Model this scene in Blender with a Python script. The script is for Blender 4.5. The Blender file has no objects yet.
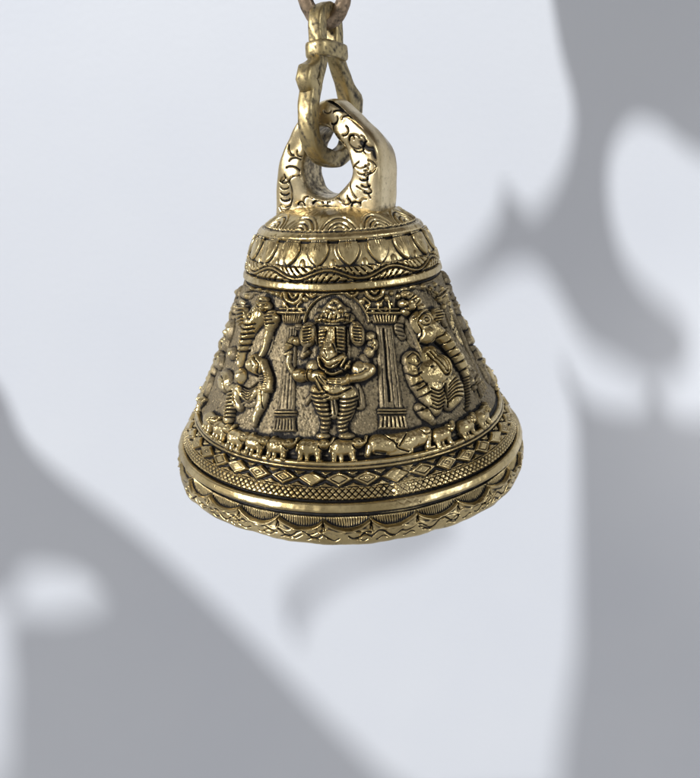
import bpy, math, random
import numpy as np
from mathutils import Matrix, Vector
rng = np.random.default_rng(7); random.seed(7)
S = 0.06                     # metres per unit (the bell's rim radius)
scn = bpy.context.scene
col = scn.collection
sm_ = lambda a, b, x: (lambda t: t*t*(3-2*t))(np.clip((x-a)/(b-a), 0, 1))

# ------------------------------------------------------------------ camera
PIT, ROLL = math.radians(20.1), math.radians(2.6)
F, CX, CY, D0 = 680.0, -0.001, -0.211, 4.0
cp, sp, cr, sr = math.cos(PIT), math.sin(PIT), math.cos(ROLL), math.sin(ROLL)
Rwc = np.array([[cr, -sr*sp, -sr*cp], [sr, cr*sp, cr*cp], [0, -cp, sp]])   # world -> camera
Tc = np.array([CX, CY, -D0])
CAM = -Rwc.T @ Tc
def proj(P):
    c = P @ Rwc.T + Tc
    return 350+F*c[..., 0]/-c[..., 2], 389-F*c[..., 1]/-c[..., 2]
def ray(x, y):
    return Rwc.T @ np.array([(x-350)/F, (389-y)/F, -1.0])
cam = bpy.data.cameras.new('camera'); co = bpy.data.objects.new('camera', cam); col.objects.link(co)
M = Matrix(Rwc.T.tolist()).to_4x4(); M.translation = Vector((CAM*S).tolist()); co.matrix_world = M
cam.sensor_fit = 'VERTICAL'; cam.sensor_height = 24; cam.lens = 24*F/778
cam.clip_start = 0.01; cam.clip_end = 50
cam.dof.use_dof = True; cam.dof.focus_distance = 3.25*S; cam.dof.aperture_fstop = (cam.lens/1000)/0.0013
scn.camera = co

# ------------------------------------------------------------------ materials
def N(nt, t, **k):
    n = nt.nodes.new(t)
    for a, b in k.items(): setattr(n, a, b)
    return n
def base_mat(name):
    m = bpy.data.materials.new(name); m.use_nodes = True
    return m, m.node_tree, m.node_tree.nodes['Principled BSDF']
def mixc(nt, f, a, b):
    n = N(nt, 'ShaderNodeMix', data_type='RGBA')
    for s, v in ((n.inputs[0], f), (n.inputs[6], a), (n.inputs[7], b)):
        if isinstance(v, bpy.types.NodeSocket): nt.links.new(v, s)
        else: s.default_value = v if not isinstance(v, tuple) else (*v, 1)
    return n.outputs[2]
def mr(nt, v, a, b, c, d):
    n = N(nt, 'ShaderNodeMapRange'); nt.links.new(v, n.inputs[0])
    for i, x in enumerate((a, b, c, d)): n.inputs[i+1].default_value = x
    return n.outputs[0]
def math_(nt, op, a, b=0.0):
    n = N(nt, 'ShaderNodeMath', operation=op)
    for s, v in ((n.inputs[0], a), (n.inputs[1], b)):
        if isinstance(v, bpy.types.NodeSocket): nt.links.new(v, s)
        else: s.default_value = v
    return n.outputs[0]
def noise(nt, scale, detail=4, rough=.6):
    tc = N(nt, 'ShaderNodeTexCoord'); n = N(nt, 'ShaderNodeTexNoise')
    n.inputs['Scale'].default_value = scale; n.inputs['Detail'].default_value = detail; n.inputs['Roughness'].default_value = rough
    nt.links.new(tc.outputs['Object'], n.inputs['Vector']); return n.outputs['Fac']

def brass(name, polish, tint, rough, antique=True, grain=.16):
    """antiqued cast brass: the 'patina' attribute is the black compound left in the engraved recesses,
    'matte' is the sand-textured ground that was never polished."""
    m, nt, p = base_mat(name)
    small = noise(nt, 700, 4, .65); big = noise(nt, 45, 3); mid = noise(nt, 240, 4); fine = noise(nt, 1500, 3, .7)
    c = mixc(nt, mr(nt, big, .35, .65, 0, 1), tint, polish)
    c = mixc(nt, mr(nt, small, .5, .75, 0, .45), c, tuple(x*.6 for x in tint))
    c = mixc(nt, mr(nt, mid, .58, .78, 0, .4), c, tuple(x*.55 for x in tint))
    r = mr(nt, mid, .3, .7, rough-.05, rough+.10)
    metal = None
    if antique:
        a = N(nt, 'ShaderNodeAttribute', attribute_name='patina').outputs['Fac']
        g = N(nt, 'ShaderNodeAttribute', attribute_name='matte').outputs['Fac']
        gc = mixc(nt, mr(nt, fine, .35, .65, 0, 1), (.27, .215, .125), (.13, .104, .06))
        c = mixc(nt, g, c, gc)
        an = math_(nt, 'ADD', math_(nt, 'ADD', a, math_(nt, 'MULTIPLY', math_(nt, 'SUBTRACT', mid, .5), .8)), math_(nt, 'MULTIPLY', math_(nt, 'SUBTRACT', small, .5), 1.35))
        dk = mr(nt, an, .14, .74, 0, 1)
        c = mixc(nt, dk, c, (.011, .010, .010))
        r1 = math_(nt, 'ADD', r, math_(nt, 'MULTIPLY', g, .24))
        r = math_(nt, 'ADD', r1, math_(nt, 'MULTIPLY', dk, .2))
        metal = math_(nt, 'SUBTRACT', 1.0, math_(nt, 'ADD', math_(nt, 'MULTIPLY', dk, .8), math_(nt, 'MULTIPLY', g, .35)))
        metal = math_(nt, 'MAXIMUM', metal, 0.15)
        sl = math_(nt, 'SUBTRACT', .5, math_(nt, 'MULTIPLY', dk, .25)); nt.links.new(sl, p.inputs['Specular IOR Level'])
        nt.links.new(metal, p.inputs['Metallic'])
    else:
        p.inputs['Metallic'].default_value = 1
    nt.links.new(c, p.inputs['Base Color']); nt.links.new(r, p.inputs['Roughness'])
    b = N(nt, 'ShaderNodeBump'); b.inputs['Strength'].default_value = grain; b.inputs['Distance'].default_value = .00022
    h = math_(nt, 'ADD', mid, math_(nt, 'MULTIPLY', fine, .35))
    nt.links.new(h, b.inputs['Height']); nt.links.new(b.outputs[0], p.inputs['Normal'])
    return m
M_BR = brass('antiqued_brass', (.66, .53, .285), (.35, .265, .12), .29)
M_LOOP = brass('worn_loop_brass', (.74, .62, .39), (.46, .36, .19), .28, grain=.25)
M_HOOK = brass('hook_brass', (.47, .375, .19), (.33, .26, .13), .40, grain=.3)
M_LINK = brass('tarnished_chain', (.42, .32, .215), (.22, .155, .10), .45, grain=.4)

m, nt, p = base_mat('painted_plaster'); M_WALL = m
c = mixc(nt, mr(nt, noise(nt, 3.0, 3), .35, .65, 0, 1), (.765, .785, .83), (.79, .808, .845)); nt.links.new(c, p.inputs['Base Color'])
p.inputs['Roughness'].default_value = .85
b = N(nt, 'ShaderNodeBump'); b.inputs['Strength'].default_value = .25; b.inputs['Distance'].default_value = .001
nt.links.new(noise(nt, 160, 5), b.inputs['Height']); nt.links.new(b.outputs[0], p.inputs['Normal'])
def plain(name, c, r):
    m, nt, p = base_mat(name)
    cc = mixc(nt, noise(nt, 30, 4), c, tuple(x*.6 for x in c)); nt.links.new(cc, p.inputs['Base Color'])
    p.inputs['Roughness'].default_value = r; return m
M_LEAF = plain('leaf_green', (.05, .09, .03), .5); M_WOOD = plain('weathered_wood', (.22, .16, .11), .7)

# ------------------------------------------------------------------ mesh helpers
def mesh_obj(name, V, Q, mat, parent=None, attrs=None, smooth=True):
    me = bpy.data.meshes.new(name)
    V = np.ascontiguousarray(V*S, dtype=np.float32); Q = np.ascontiguousarray(Q, dtype=np.int32)
    nq, k = Q.shape
    me.vertices.add(len(V)); me.vertices.foreach_set('co', V.ravel())
    me.loops.add(nq*k); me.loops.foreach_set('vertex_index', Q.ravel())
    me.polygons.add(nq); me.polygons.foreach_set('loop_start', np.arange(0, nq*k, k, dtype=np.int32))
    me.update(calc_edges=True)
    me.polygons.foreach_set('use_smooth', np.full(nq, smooth))
    for n, a in (attrs or {}).items():
        at = me.attributes.new(n, 'FLOAT', 'POINT'); at.data.foreach_set('value', np.ascontiguousarray(a, dtype=np.float32))
    me.materials.append(mat)
    o = bpy.data.objects.new(name, me); col.objects.link(o)
    if parent: o.parent = parent
    return o
def grid_quads(idx):
    return np.stack([idx[:-1, :-1], idx[1:, :-1], idx[1:, 1:], idx[:-1, 1:]], -1).reshape(-1, 4)
def thing(name, loc, label, cat, group=None):
    o = bpy.data.objects.new(name, None); col.objects.link(o); o.location = loc
    o.empty_display_size = .01; o['label'] = label; o['category'] = cat
    if group: o['group'] = group
    return o

# ------------------------------------------------------------------ bell profile
ctl = np.array([(0.0, 1.262), (.12, 1.26), (.22, 1.25), (.30, 1.232), (.34, 1.207), (.385, 1.178), (.42, 1.148), (.445, 1.112), (.468, 1.07),
                (.488, 1.02), (.503, .97), (.516, .926), (.532, .885), (.564, .80), (.602, .69), (.652, .56), (.716, .42),
                (.782, .29), (.827, .21), (.859, .163), (.883, .125), (.914, .08), (.943, .037), (.961, 0), (.975, -.035), (.987, -.08),
                (.996, -.125), (.997, -.152), (.986, -.172), (.966, -.181), (.944, -.177)])
def catmull(P, n):
    P = np.vstack([2*P[0]-P[1], P, 2*P[-1]-P[-2]]); out = []
    for i in range(1, len(P)-2):
        t = np.linspace(0, 1, n, endpoint=False)[:, None]
        a, b, c, d = P[i-1:i+3]
        out.append(.5*((2*b)+(-a+c)*t+(2*a-5*b+4*c-d)*t**2+(-a+3*b-3*c+d)*t**3))
    return np.vstack(out+[P[-2][None]])
prof = catmull(ctl, 30)
arc = np.concatenate([[0], np.cumsum(np.hypot(*np.diff(prof, axis=0).T))])
LEN = arc[-1]
rS = lambda s: np.interp(s, arc, prof[:, 0]); zS = lambda s: np.interp(s, arc, prof[:, 1])
# arc length at a given height (outer side only)
_k = np.argmin(prof[:, 1])
sZ = lambda z: np.interp(-np.asarray(z, float), -prof[:_k, 1], arc[:_k])
U = .0047                                         # one photo pixel on the bell's front, in units
ROWS = 1060
s_ = np.linspace(.14, LEN, ROWS)
th_ = np.concatenate([np.radians(np.linspace(-108, 108, 1900)), np.radians(np.linspace(108, 252, 420)[1:-1])])
NF = 1900; NT = len(th_)
TH = th_[None, :]; SS = s_[:, None]
R_ = rS(s_); Z_ = zS(s_)
dr = np.gradient(R_, s_); dz = np.gradient(Z_, s_); nn = np.hypot(dr, dz)
NR, NZ = -dz/nn, dr/nn
def P3(th, s, h=0):
    r = rS(s); z = zS(s)
    return np.stack([r*np.sin(th), -r*np.cos(th), z+0*th], -1)
# chart lookup: photo pixel -> (theta, s)
_tt = np.radians(np.linspace(-96, 96, 385)); _ss = np.linspace(.14, LEN-.06, 420)
_T, _S = np.meshgrid(_tt, _ss)
_u, _v = proj(P3(_T, _S))
_r = rS(_S); _d = np.gradient(rS(_ss), _ss)[:, None]; _dz = np.gradient(zS(_ss), _ss)[:, None]
_nx, _ny, _nz = -_dz*np.sin(_T), _dz*np.cos(_T), _d+0*_T
_P = P3(_T, _S)
_vis = ((CAM-_P)*np.stack([_nx, _ny, _nz], -1)).sum(-1) > 0
HOFF = 0.0
def ch(x, y):
    # aim the raised surface, not the ground under it, at the traced point
    t, s = ch0(x, y); t0, s00 = t, s
    if HOFF:
        for _ in range(3):
            nr, nz = np.interp(s, s_, NR), np.interp(s, s_, NZ)
            r = float(rS(s))+HOFF*U*nr; z = float(zS(s))+HOFF*U*nz
            u, v = proj(np.array([r*math.sin(t), -r*math.cos(t), z])); u0, v0 = proj(P3(np.array(t), s))
            t2, s2 = ch0(x-(u-u0), y-(v-v0))
            t = t0+float(np.clip(t2-t0, -.14, .14)); s = s00+float(np.clip(s2-s00, -.05, .05))
    return t, s
def ch0(x, y):
    d = (_u-x)**2+(_v-y)**2+np.where(_vis, 0, 1e5)
    i, j = np.unravel_index(d.argmin(), d.shape)
    i = min(max(i, 1), 418); j = min(max(j, 1), 383)
    J = np.array([[(_u[i, j+1]-_u[i, j-1]), (_u[i+1, j]-_u[i-1, j])], [(_v[i, j+1]-_v[i, j-1]), (_v[i+1, j]-_v[i-1, j])]])/2
    try: q = np.linalg.solve(J, [x-_u[i, j], y-_v[i, j]])
    except Exception: q = np.zeros(2)
    q = np.clip(q, -1, 1)
    return _tt[j]+q[0]*(_tt[1]-_tt[0]), _ss[i]+q[1]*(_ss[1]-_ss[0])

# ------------------------------------------------------------------ height fields
class Layer:
    def __init__(self): self.H = np.full((ROWS, NF), -9.0); self.box = [ROWS, 0, NF, 0]
    def win(self, th0, th1, s0, s1, grow=True):
        j0 = max(0, int((th0-th_[0])/(th_[1]-th_[0]))-1); j1 = min(NF, int((th1-th_[0])/(th_[1]-th_[0]))+3)
        i0 = max(0, int((s0-s_[0])/(s_[1]-s_[0]))-1); i1 = min(ROWS, int((s1-s_[0])/(s_[1]-s_[0]))+3)
        if i1 <= i0 or j1 <= j0: return None
        if grow: self.box = [min(self.box[0], i0), max(self.box[1], i1), min(self.box[2], j0), max(self.box[3], j1)]
        return slice(i0, i1), slice(j0, j1)
    def seg(self, a, b, w0, w1, h0, h1, mode, e=.5):
        R = float(rS((a[1]+b[1])/2)); W = max(w0, w1)*U*1.02
        if mode == 'cut': W *= 2.0
        w = self.win(min(a[0], b[0])-W/R, max(a[0], b[0])+W/R, min(a[1], b[1])-W, max(a[1], b[1])+W, mode != 'cut')
        if w is None: return
        X = (th_[w[1]]-a[0])[None, :]*R/U; Y = (s_[w[0]]-a[1])[:, None]/U
        bx, by = (b[0]-a[0])*R/U, (b[1]-a[1])/U; L = bx*bx+by*by+1e-9
        t = np.clip((X*bx+Y*by)/L, 0, 1)
        d = np.hypot(X-t*bx, Y-t*by)/(w0+(w1-w0)*t); hh = h0+(h1-h0)*t
        H = self.H[w]
        if mode == 'cut': return (w, d, hh)
        q = np.clip(1-d*d, 0, 1)**e
        if mode == 'max': self.H[w] = np.where(d < 1, np.maximum(H, hh*q), H)
        if mode == 'add': self.H[w] = np.where((d < 1), np.maximum(H, 0)+hh*q, H)
    def stroke(self, C, w, h, mode='max', e=.5):
        w = w if isinstance(w, (list, tuple)) else [w]*len(C); h = h if isinstance(h, (list, tuple)) else [h]*len(C)
        if mode == 'max' or len(C) == 2 and mode == 'add':
            for k in range(len(C)-1): self.seg(C[k], C[k+1], w[k], w[k+1], h[k], h[k+1], mode, e)
            return
        # cut: one distance field for the whole polyline
        R = float(rS(np.mean([c[1] for c in C]))); W = max(w)*2*U
        T = [c[0] for c in C]; Q = [c[1] for c in C]
        g = self.win(min(T)-W/R, max(T)+W/R, min(Q)-W, max(Q)+W, mode != 'cut')
        if g is None: return
        D = np.full(self.H[g].shape, 9.0); HH = np.zeros_like(D)
        for k in range(len(C)-1):
            a, b = C[k], C[k+1]
            X = (th_[g[1]]-a[0])[None, :]*R/U; Y = (s_[g[0]]-a[1])[:, None]/U
            bx, by = (b[0]-a[0])*R/U, (b[1]-a[1])/U
            t = np.clip((X*bx+Y*by)/(bx*bx+by*by+1e-9), 0, 1)
            d = np.hypot(X-t*bx, Y-t*by)/(w[k]+(w[k+1]-w[k])*t); hh = h[k]+(h[k+1]-h[k])*t
            HH = np.where(d < D, hh, HH); D = np.minimum(D, d)
        if mode == 'cut': self.H[g] = np.where(self.H[g] > -8, self.H[g]-HH*np.exp(-D*D*1.6), self.H[g])
        else: self.H[g] = np.where(D < 1, np.maximum(self.H[g], 0)+HH*np.clip(1-D*D, 0, 1)**e, self.H[g])
    def ell(self, c, rx, ry, h, rot=0, mode='max', e=.5, b=0):
        R = float(rS(c[1])); W = max(rx, ry)*U*1.02
        g = self.win(c[0]-W/R, c[0]+W/R, c[1]-W, c[1]+W)
        if g is None: return
        X = (th_[g[1]]-c[0])[None, :]*R/U; Y = -(s_[g[0]]-c[1])[:, None]/U
        ca, sa = math.cos(rot), math.sin(rot)
        d = np.hypot((X*ca+Y*sa)/rx, (-X*sa+Y*ca)/ry)
        q = b+h*np.clip(1-d*d, 0, 1)**e
        H = self.H[g]
        if mode == 'max': self.H[g] = np.where(d < 1, np.maximum(H, q), H)
        elif mode == 'add': self.H[g] = np.where(d < 1, np.maximum(H, 0)+q, H)
        elif mode == 'cut': self.H[g] = np.where((d < 1) & (H > -8), H-q, H)
    def poly(self, C, h, soft=1.5):
        C = np.array(C); R = float(rS(C[:, 1].mean())); W = 2*U
        g = self.win(C[:, 0].min()-W/R, C[:, 0].max()+W/R, C[:, 1].min()-W, C[:, 1].max()+W)
        if g is None: return
        X = th_[g[1]][None, :]*R/U; Y = s_[g[0]][:, None]/U
        D = np.full(self.H[g].shape, 1e9); ins = np.zeros(D.shape, bool); n = len(C)
        px, py = C[:, 0]*R/U, C[:, 1]/U
        for k in range(n):
            ax, ay, bx, by = px[k], py[k], px[(k+1) % n]-px[k], py[(k+1) % n]-py[k]
            t = np.clip(((X-ax)*bx+(Y-ay)*by)/(bx*bx+by*by+1e-9), 0, 1)
            D = np.minimum(D, np.hypot(X-ax-t*bx, Y-ay-t*by))
            if abs(by) > 1e-9:
                c = ((ay > Y) != (ay+by > Y)) & (X < bx*(Y-ay)/by+ax); ins ^= c
        q = h*np.clip(D/soft, 0, 1)**.5
        self.H[g] = np.where(ins, np.maximum(self.H[g], q), self.H[g])
C_ = lambda pts: [ch(*p) for p in pts]
def smooth_px(pts, n=5):
    return [tuple(p) for p in catmull(np.array(pts, float), n)]

HOFF = 6.5
L = {}                                            # relief parts, in chart layers
# ---- the standing elephant-headed figure in the middle niche
def fig_c():
    A = Layer()
    def st(p, w, h, mode='max', e=.5, n=4): A.stroke(C_(smooth_px(p, n) if len(p) > 2 else p), *( [w if not isinstance(w, list) else list(np.interp(np.linspace(0, 1, (len(p)-1)*n+1 if len(p) > 2 else 2), np.linspace(0, 1, len(w)), w)),
                                                   h if not isinstance(h, list) else list(np.interp(np.linspace(0, 1, (len(p)-1)*n+1 if len(p) > 2 else 2), np.linspace(0, 1, len(h)), h))]), mode=mode, e=e)
    def el(x, y, rx, ry, h, rot=0, mode='max', e=.5, b=0): A.ell(ch(x, y), rx, ry, h, math.radians(rot), mode, e, b)
    return A, st, el
A, st, el = fig_c()
el(333, 350, 17, 26, 3.2, e=.35)                                       # chest slab behind
# legs wrapped in pleated cloth
st([(317.5, 391), (321, 406), (325, 419), (323.5, 429)], [9.5, 7.2, 5.2, 4.6], [7, 8, 7, 6.5], e=.4)
st([(349, 394), (347, 410), (342, 423), (343.5, 432)], [10, 7.6, 5.6, 4.8], [7, 8, 7, 6.5], e=.4)
el(322, 436, 7.5, 4, 7); el(346.5, 436, 8.5, 4, 7)                     # feet
el(332.5, 390, 16, 10.5, 10.5, e=.45)                                  # belly
st([(332.5, 399), (334, 414)], [3.2, 5.2], 6); st([(333, 401), (335, 414)], 1, 2.5, 'cut')
st([(330, 402), (330.5, 413)], .7, 2, 'cut')
for k in range(9):                                                     # pleats of the left leg
    y = 393+k*4.5; c = np.interp(y, [391, 406, 419, 432], [317.5, 321, 325, 323.5]); hw = np.interp(y, [391, 432], [10, 5.5])
    st([(c-hw, y-1.6), (c-hw*.4, y+.4), (c+hw*.4, y+.8), (c+hw, y-.4)], .95, 3.8, 'cut')
for k in range(9):
    y = 398+k*4.2; c = np.interp(y, [394, 410, 423, 434], [349, 347, 342, 343.5]); hw = np.interp(y, [394, 434], [10, 5.5])
    st([(c-hw, y+.2), (c-hw*.4, y+1.2), (c+hw*.4, y+.2), (c+hw, y-2.2)], .95, 3.8, 'cut')
st([(316, 384), (333, 395), (351, 388)], 1.1, 3.2, 'cut')
st([(315, 388), (322, 397), (331, 399)], 1.5, 2.2, 'add'); 
# scarf ends
st([(357, 384), (361, 394), (363, 406), (358, 408)], [3, 3.6, 3, 1.5], 3.2); st([(359, 388), (361, 404)], .7, 1.5, 'cut')
st([(312, 394), (307, 399), (305, 403)], [3, 3, 2], 3.5)
# shoulders and upper arms
el(360, 369, 8.5, 9, 8.5); el(312, 367, 8, 8, 7)
st([(366, 366), (371, 369.5), (362, 376), (350, 378.5)], [5, 6, 5.5, 4.6], [8, 9.5, 11, 11.5])
el(347.8, 379, 3.4, 6, 13.5)                                           # bracelet
st([(344, 381), (337, 382.5), (328, 380.5)], [5.2, 6, 3.4], [12, 13.5, 12])
st([(334, 381), (323, 380.5)], 2.4, [12, 10])
for q in (379.6, 382.6, 385.2): st([(341, q), (330, q-.6)], .6, 2.2, 'cut')
el(299.5, 375, 8.6, 7.6, 13.5, e=.5)                                   # left forearm, foreshortened
el(310.5, 374.5, 3.2, 7, 13); el(306.8, 374.5, 1.6, 7, 11.5)
st([(314, 376), (320, 376), (325, 384)], [6.5, 6, 3.4], [11, 13, 12])
st([(318, 380), (321, 389)], [4, 2.6], [12, 10])
for q in (0, 3, 6): st([(317+q, 377), (322.5+q, 388-q)], .65, 2.6, 'cut')
# rear hands
st([(291, 338), (288, 344), (285, 349)], [3, 5.2, 3], [7, 9, 6]); el(295, 341, 5, 5, 8)
st([(290, 352), (284, 354)], 2.6, 6); st([(288, 356), (287, 364), (291, 371)], [3.5, 4, 4], 6.5)
st([(285, 341), (297, 347)], .7, 2, 'cut')
el(296.5, 326.5, 5, 4, 5); st([(292, 327), (300, 328)], .7, 2, 'cut')
el(371, 336, 6, 5, 6.5); el(374, 344, 6, 7, 6.5); el(370, 352, 5.6, 6, 7)
for k in range(16):
    a = k*2.4; el(371+4.4*math.sin(a), 345+.75*(k-8)*1.05, 1.5, 1.5, 1.7, mode='add')
st([(364, 357), (367, 362)], 4, 5)
# ears
el(306.5, 334.5, 9.2, 13.5, 8, rot=-8, e=.4); el(357.5, 333.5, 8, 13, 8, rot=8, e=.4)
el(307.5, 335, 4.6, 9, 3.4, rot=-8, mode='cut', e=.7); el(356.5, 334, 4, 9.5, 3.4, rot=6, mode='cut', e=.7)
for k in range(6):
    st([(303.5, 327+k*3.1), (311, 325.5+k*3.1)], 1.1, 2.7, 'add'); st([(353.5, 326+k*3.1), (361, 327+k*3.1)], 1.1, 2.9, 'add')
st([(304, 348), (301, 356), (307, 352)], [3, 3, 2.4], 5); el(304, 354, 3, 3, 6.5)
# head: brow, ribbed temples, trunk
el(332, 337, 17.5, 18, 8.8, e=.4)
for k in range(7):
    st([(318.5, 331.5+k*3.6), (325.5, 330.5+k*3.6)], 1.2, 2.6, 'add'); st([(337, 330.5+k*3.6), (344.5, 331.5+k*3.6)], 1.2, 2.6, 'add')
st([(317, 328), (317, 352)], 1.4, 5, 'cut'); st([(346, 328), (346, 352)], 1.4, 5, 'cut')
st([(326.5, 332), (325.5, 348)], 1.1, 4, 'cut'); st([(335.5, 328), (336.5, 347)], 1.1, 4, 'cut')
st([(331, 330), (329.5, 342), (328.5, 353), (331, 361)], [4.4, 6.4, 9.6, 8.2], [10, 13, 17, 15])
st([(330, 361), (336, 360), (342.5, 356.5)], [5.5, 5, 3.6], [14, 12.5, 10.5])
st([(324, 357), (329, 361), (336, 356.5)], .75, 2.6, 'cut'); st([(323, 363), (330, 367), (339, 361.5)], .8, 2.6, 'cut')
st([(326, 350), (328, 357)], .6, 1.6, 'cut')
st([(333, 344), (336, 352)], .9, 3, 'cut')
# necklaces and folds on the chest
st([(341, 366), (346, 357)], 1.5, 9); st([(345, 369), (350, 361)], 1.4, 8.5); el(347.5, 366, 3, 3, 10)
st([(318, 357), (320, 366), (326, 371)], 1.6, 9); st([(326, 372), (333, 374), (341, 371)], 1.6, 9.5); el(319, 357, 2.6, 2.6, 9)
for k in range(7): el(322+k*3.4, 368.5+2.4*math.sin(k*.52), 1.3, 1.3, 2.0, mode='add')
# tiara
el(333.5, 318, 21, 7.5, 7.2, e=.4); el(334, 312, 15, 9, 8.2, e=.45); el(334, 307, 9.5, 8, 8.8, e=.5); el(334.5, 301, 4.6, 3.6, 9)
for (x, y) in [(316, 320), (322, 315), (328, 311), (334.5, 308.5), (341, 311), (347, 315), (352.5, 320), (325, 320.5), (333, 316.5), (342, 320), (337.5, 302.2), (331, 302.6)]:
    el(x, y, 2.6, 2.2, 3.2, mode='add')
st([(313, 323), (322, 319.5), (333, 321.5), (344, 319.5), (354.5, 323)], 1.5, 2.8, 'add', n=6)
st([(318, 325), (333, 325.5), (349, 325)], .9, 3.4, 'cut')
for k in range(8): st([(317+k*4.6, 322), (319.5+k*4.4, 314.5)], .6, 2.2, 'cut')
el(319, 309.5, 3.8, 2.6, 5.5); el(347.5, 309, 3.6, 2.6, 4.5)
L['c'] = A
# ---- three-quarter figure on the right, a great trunk curling down
A, st, el = fig_c()
el(424, 330, 20, 22, 5, e=.4); el(439, 372, 24, 30, 4.5, e=.4)
st([(404, 318), (401, 328), (405, 336)], [4, 5.5, 4], 4.5); st([(408, 320), (415, 335), (422, 351)], [2.6, 3, 3], [4, 6, 6])
for k in range(4): st([(398, 322+k*4), (406, 324+k*4)], .8, 2, 'cut')
st([(436, 384), (438, 396), (437, 407)], [11, 12, 9], [8, 9, 7.5], e=.4); st([(449, 380), (456, 388), (451, 401)], [12, 16, 10], [8, 9, 7.5], e=.4)
for k in range(6): st([(431.5, 388+k*3.6), (438, 391+k*3.6), (445, 386.5+k*3.8)], .95, 3.6, 'cut')
for k in range(6): st([(449, 402-k*3.4), (455, 396-k*3.6), (464, 396-k*4.6)], .95, 3.6, 'cut')
st([(446, 384), (449, 406)], 1.4, 5, 'cut')
el(431, 356, 15, 13, 8.5, e=.4); el(438, 369, 25, 17, 12, e=.4)                                    # belly
st([(427, 354), (434, 363), (442, 374), (447.5, 374), (449, 368), (445, 359), (437, 351)], 1.25, 4.6, 'cut')
st([(430, 352), (437, 361), (444, 371), (446, 369), (442, 360), (434, 351)], 1.0, 3.6, 'cut')
el(430, 367, 2.4, 1.4, 2.4, mode='cut')
# arms
el(414, 360, 11, 10.5, 8.5, e=.35); st([(408, 357), (414, 353), (421, 361), (417, 367)], .9, 3, 'cut'); st([(409, 363), (416, 366)], .8, 2.4, 'cut'); el(417.5, 359.5, 2, 3.4, 3, mode='cut')
st([(412, 366), (417, 380), (424, 391), (430, 401)], [7, 8, 8, 6], [7, 8, 8, 6.5], e=.35); st([(408, 373), (415, 376), (422, 372)], 1, 3, 'cut'); st([(418, 390), (428, 384)], 1, 3, 'cut'); st([(421, 397), (432, 391)], 1, 3, 'cut'); el(419, 384, 3.4, 3, 3, mode='cut'); st([(413, 386), (424, 381)], .9, 3, 'cut')
st([(421, 407), (427, 413), (436, 421)], [5, 6.5, 4], [6, 8, 5]); st([(419, 411), (428, 408)], .9, 3, 'cut'); el(423, 409, 2.2, 2.2, 3, mode='cut')
# headdress
for (x, y, a) in [(406, 294, 5), (412, 296, 6), (405, 303, 6), (412, 305, 7), (407, 311, 6), (418, 301, 7), (422, 307, 7)]: el(x, y, a, a*.85, 8+a*.3)
for (x, y) in [(404, 296), (409, 292), (414, 297), (404, 305), (411, 301), (417, 299), (407, 309), (414, 308)]: el(x, y, 1.7, 1.7, 2.6, mode='add')
st([(402, 300), (410, 299), (415, 292)], .9, 3.2, 'cut'); st([(402, 308), (412, 311), (420, 296)], .9, 3, 'cut')
# head
el(424, 322, 17, 15, 12, e=.45); el(428, 334, 13, 11, 14, e=.5)
el(423.5, 319.8, 8.5, 7, 3.2, mode='cut', e=.3); el(423.5, 320, 6.8, 5.6, 3.6, mode='add', e=.35); el(423.8, 320, 3.4, 3, 2.6, mode='cut', e=.4); el(424, 320, 1.7, 1.5, 2.4, mode='add')
st([(414, 319), (420, 312), (428, 309)], 1.2, 3, 'add'); st([(416, 323), (420, 314.5), (429, 312)], .7, 2.4, 'cut')
st([(417, 325), (421, 332), (420, 340)], 1.1, 3.5, 'cut')
el(437.5, 315.5, 10, 8.5, 14, e=.35)                                   # ear
for k in range(5): st([(433.5, 310.5+k*2.9), (441.5, 309+k*3.1)], .8, 3, 'cut')
# trunk
st([(431, 327), (438, 333), (445, 340), (451, 348), (458, 357), (464, 366)], [10, 8.5, 7.8, 7.4, 7, 6.4], [14, 15, 15, 14, 13, 11])
st([(464, 366), (468, 375), (470.5, 386), (472, 398), (471, 408)], [5.5, 4.8, 4, 3.4, 2.6], [10, 8, 6.5, 5.5, 4])
for (x, y) in [(440, 334), (446, 341), (451, 348), (456, 354), (460.5, 360.5), (465, 368)]:
    st([(x-5.5, y+5.5), (x, y), (x+4, y-5)], 1.15, 5, 'cut')
for (x, y) in [(437, 336), (443.5, 343), (449, 350.5), (454.5, 358)]: el(x, y, 2.2, 2.2, 1.8, mode='add')
for k in range(11): st([(466.5, 377+k*3), (474, 374+k*3)], .8, 3, 'cut')
st([(422, 343), (428, 345), (432, 340)], .9, 3, 'cut')
L['r'] = A
# ---- three-quarter figure on the left with a staff and raised knee
A, st, el = fig_c()
el(250, 335, 30, 34, 4.0, e=.4); el(246, 382, 32, 26, 4.0, e=.4)
el(261.5, 306.5, 12, 8, 12, e=.5); el(263, 299.5, 6, 4, 11); el(265, 308, 5, 4, 14)
for (x, y) in [(258, 302), (262, 304), (265, 311), (258, 309), (261, 298)]: el(x, y, 2.2, 1.8, 2.6, mode='add')
st([(256, 300), (262, 308), (266, 305)], .9, 3, 'cut')
el(241.5, 316, 13, 11.5, 12, rot=-20, e=.4)
el(241.2, 317, 9, 9, 4, rot=-20, mode='cut', e=.5)
for k in range(6): st([(237.6, 326-k*3.7), (245, 322.5-k*3.5)], 1.0, 4, 'add')
st([(258, 314), (253, 322), (248, 331), (244.5, 341)], [13, 12, 11, 9], [13, 15, 15, 13])
st([(244.5, 341), (241.5, 352), (239.5, 364)], [9, 7, 5.5], [13, 11, 10])
el(254, 317, 4.6, 4, 3.5, mode='cut'); el(254, 317, 2.6, 2.3, 3.5, mode='add')
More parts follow.
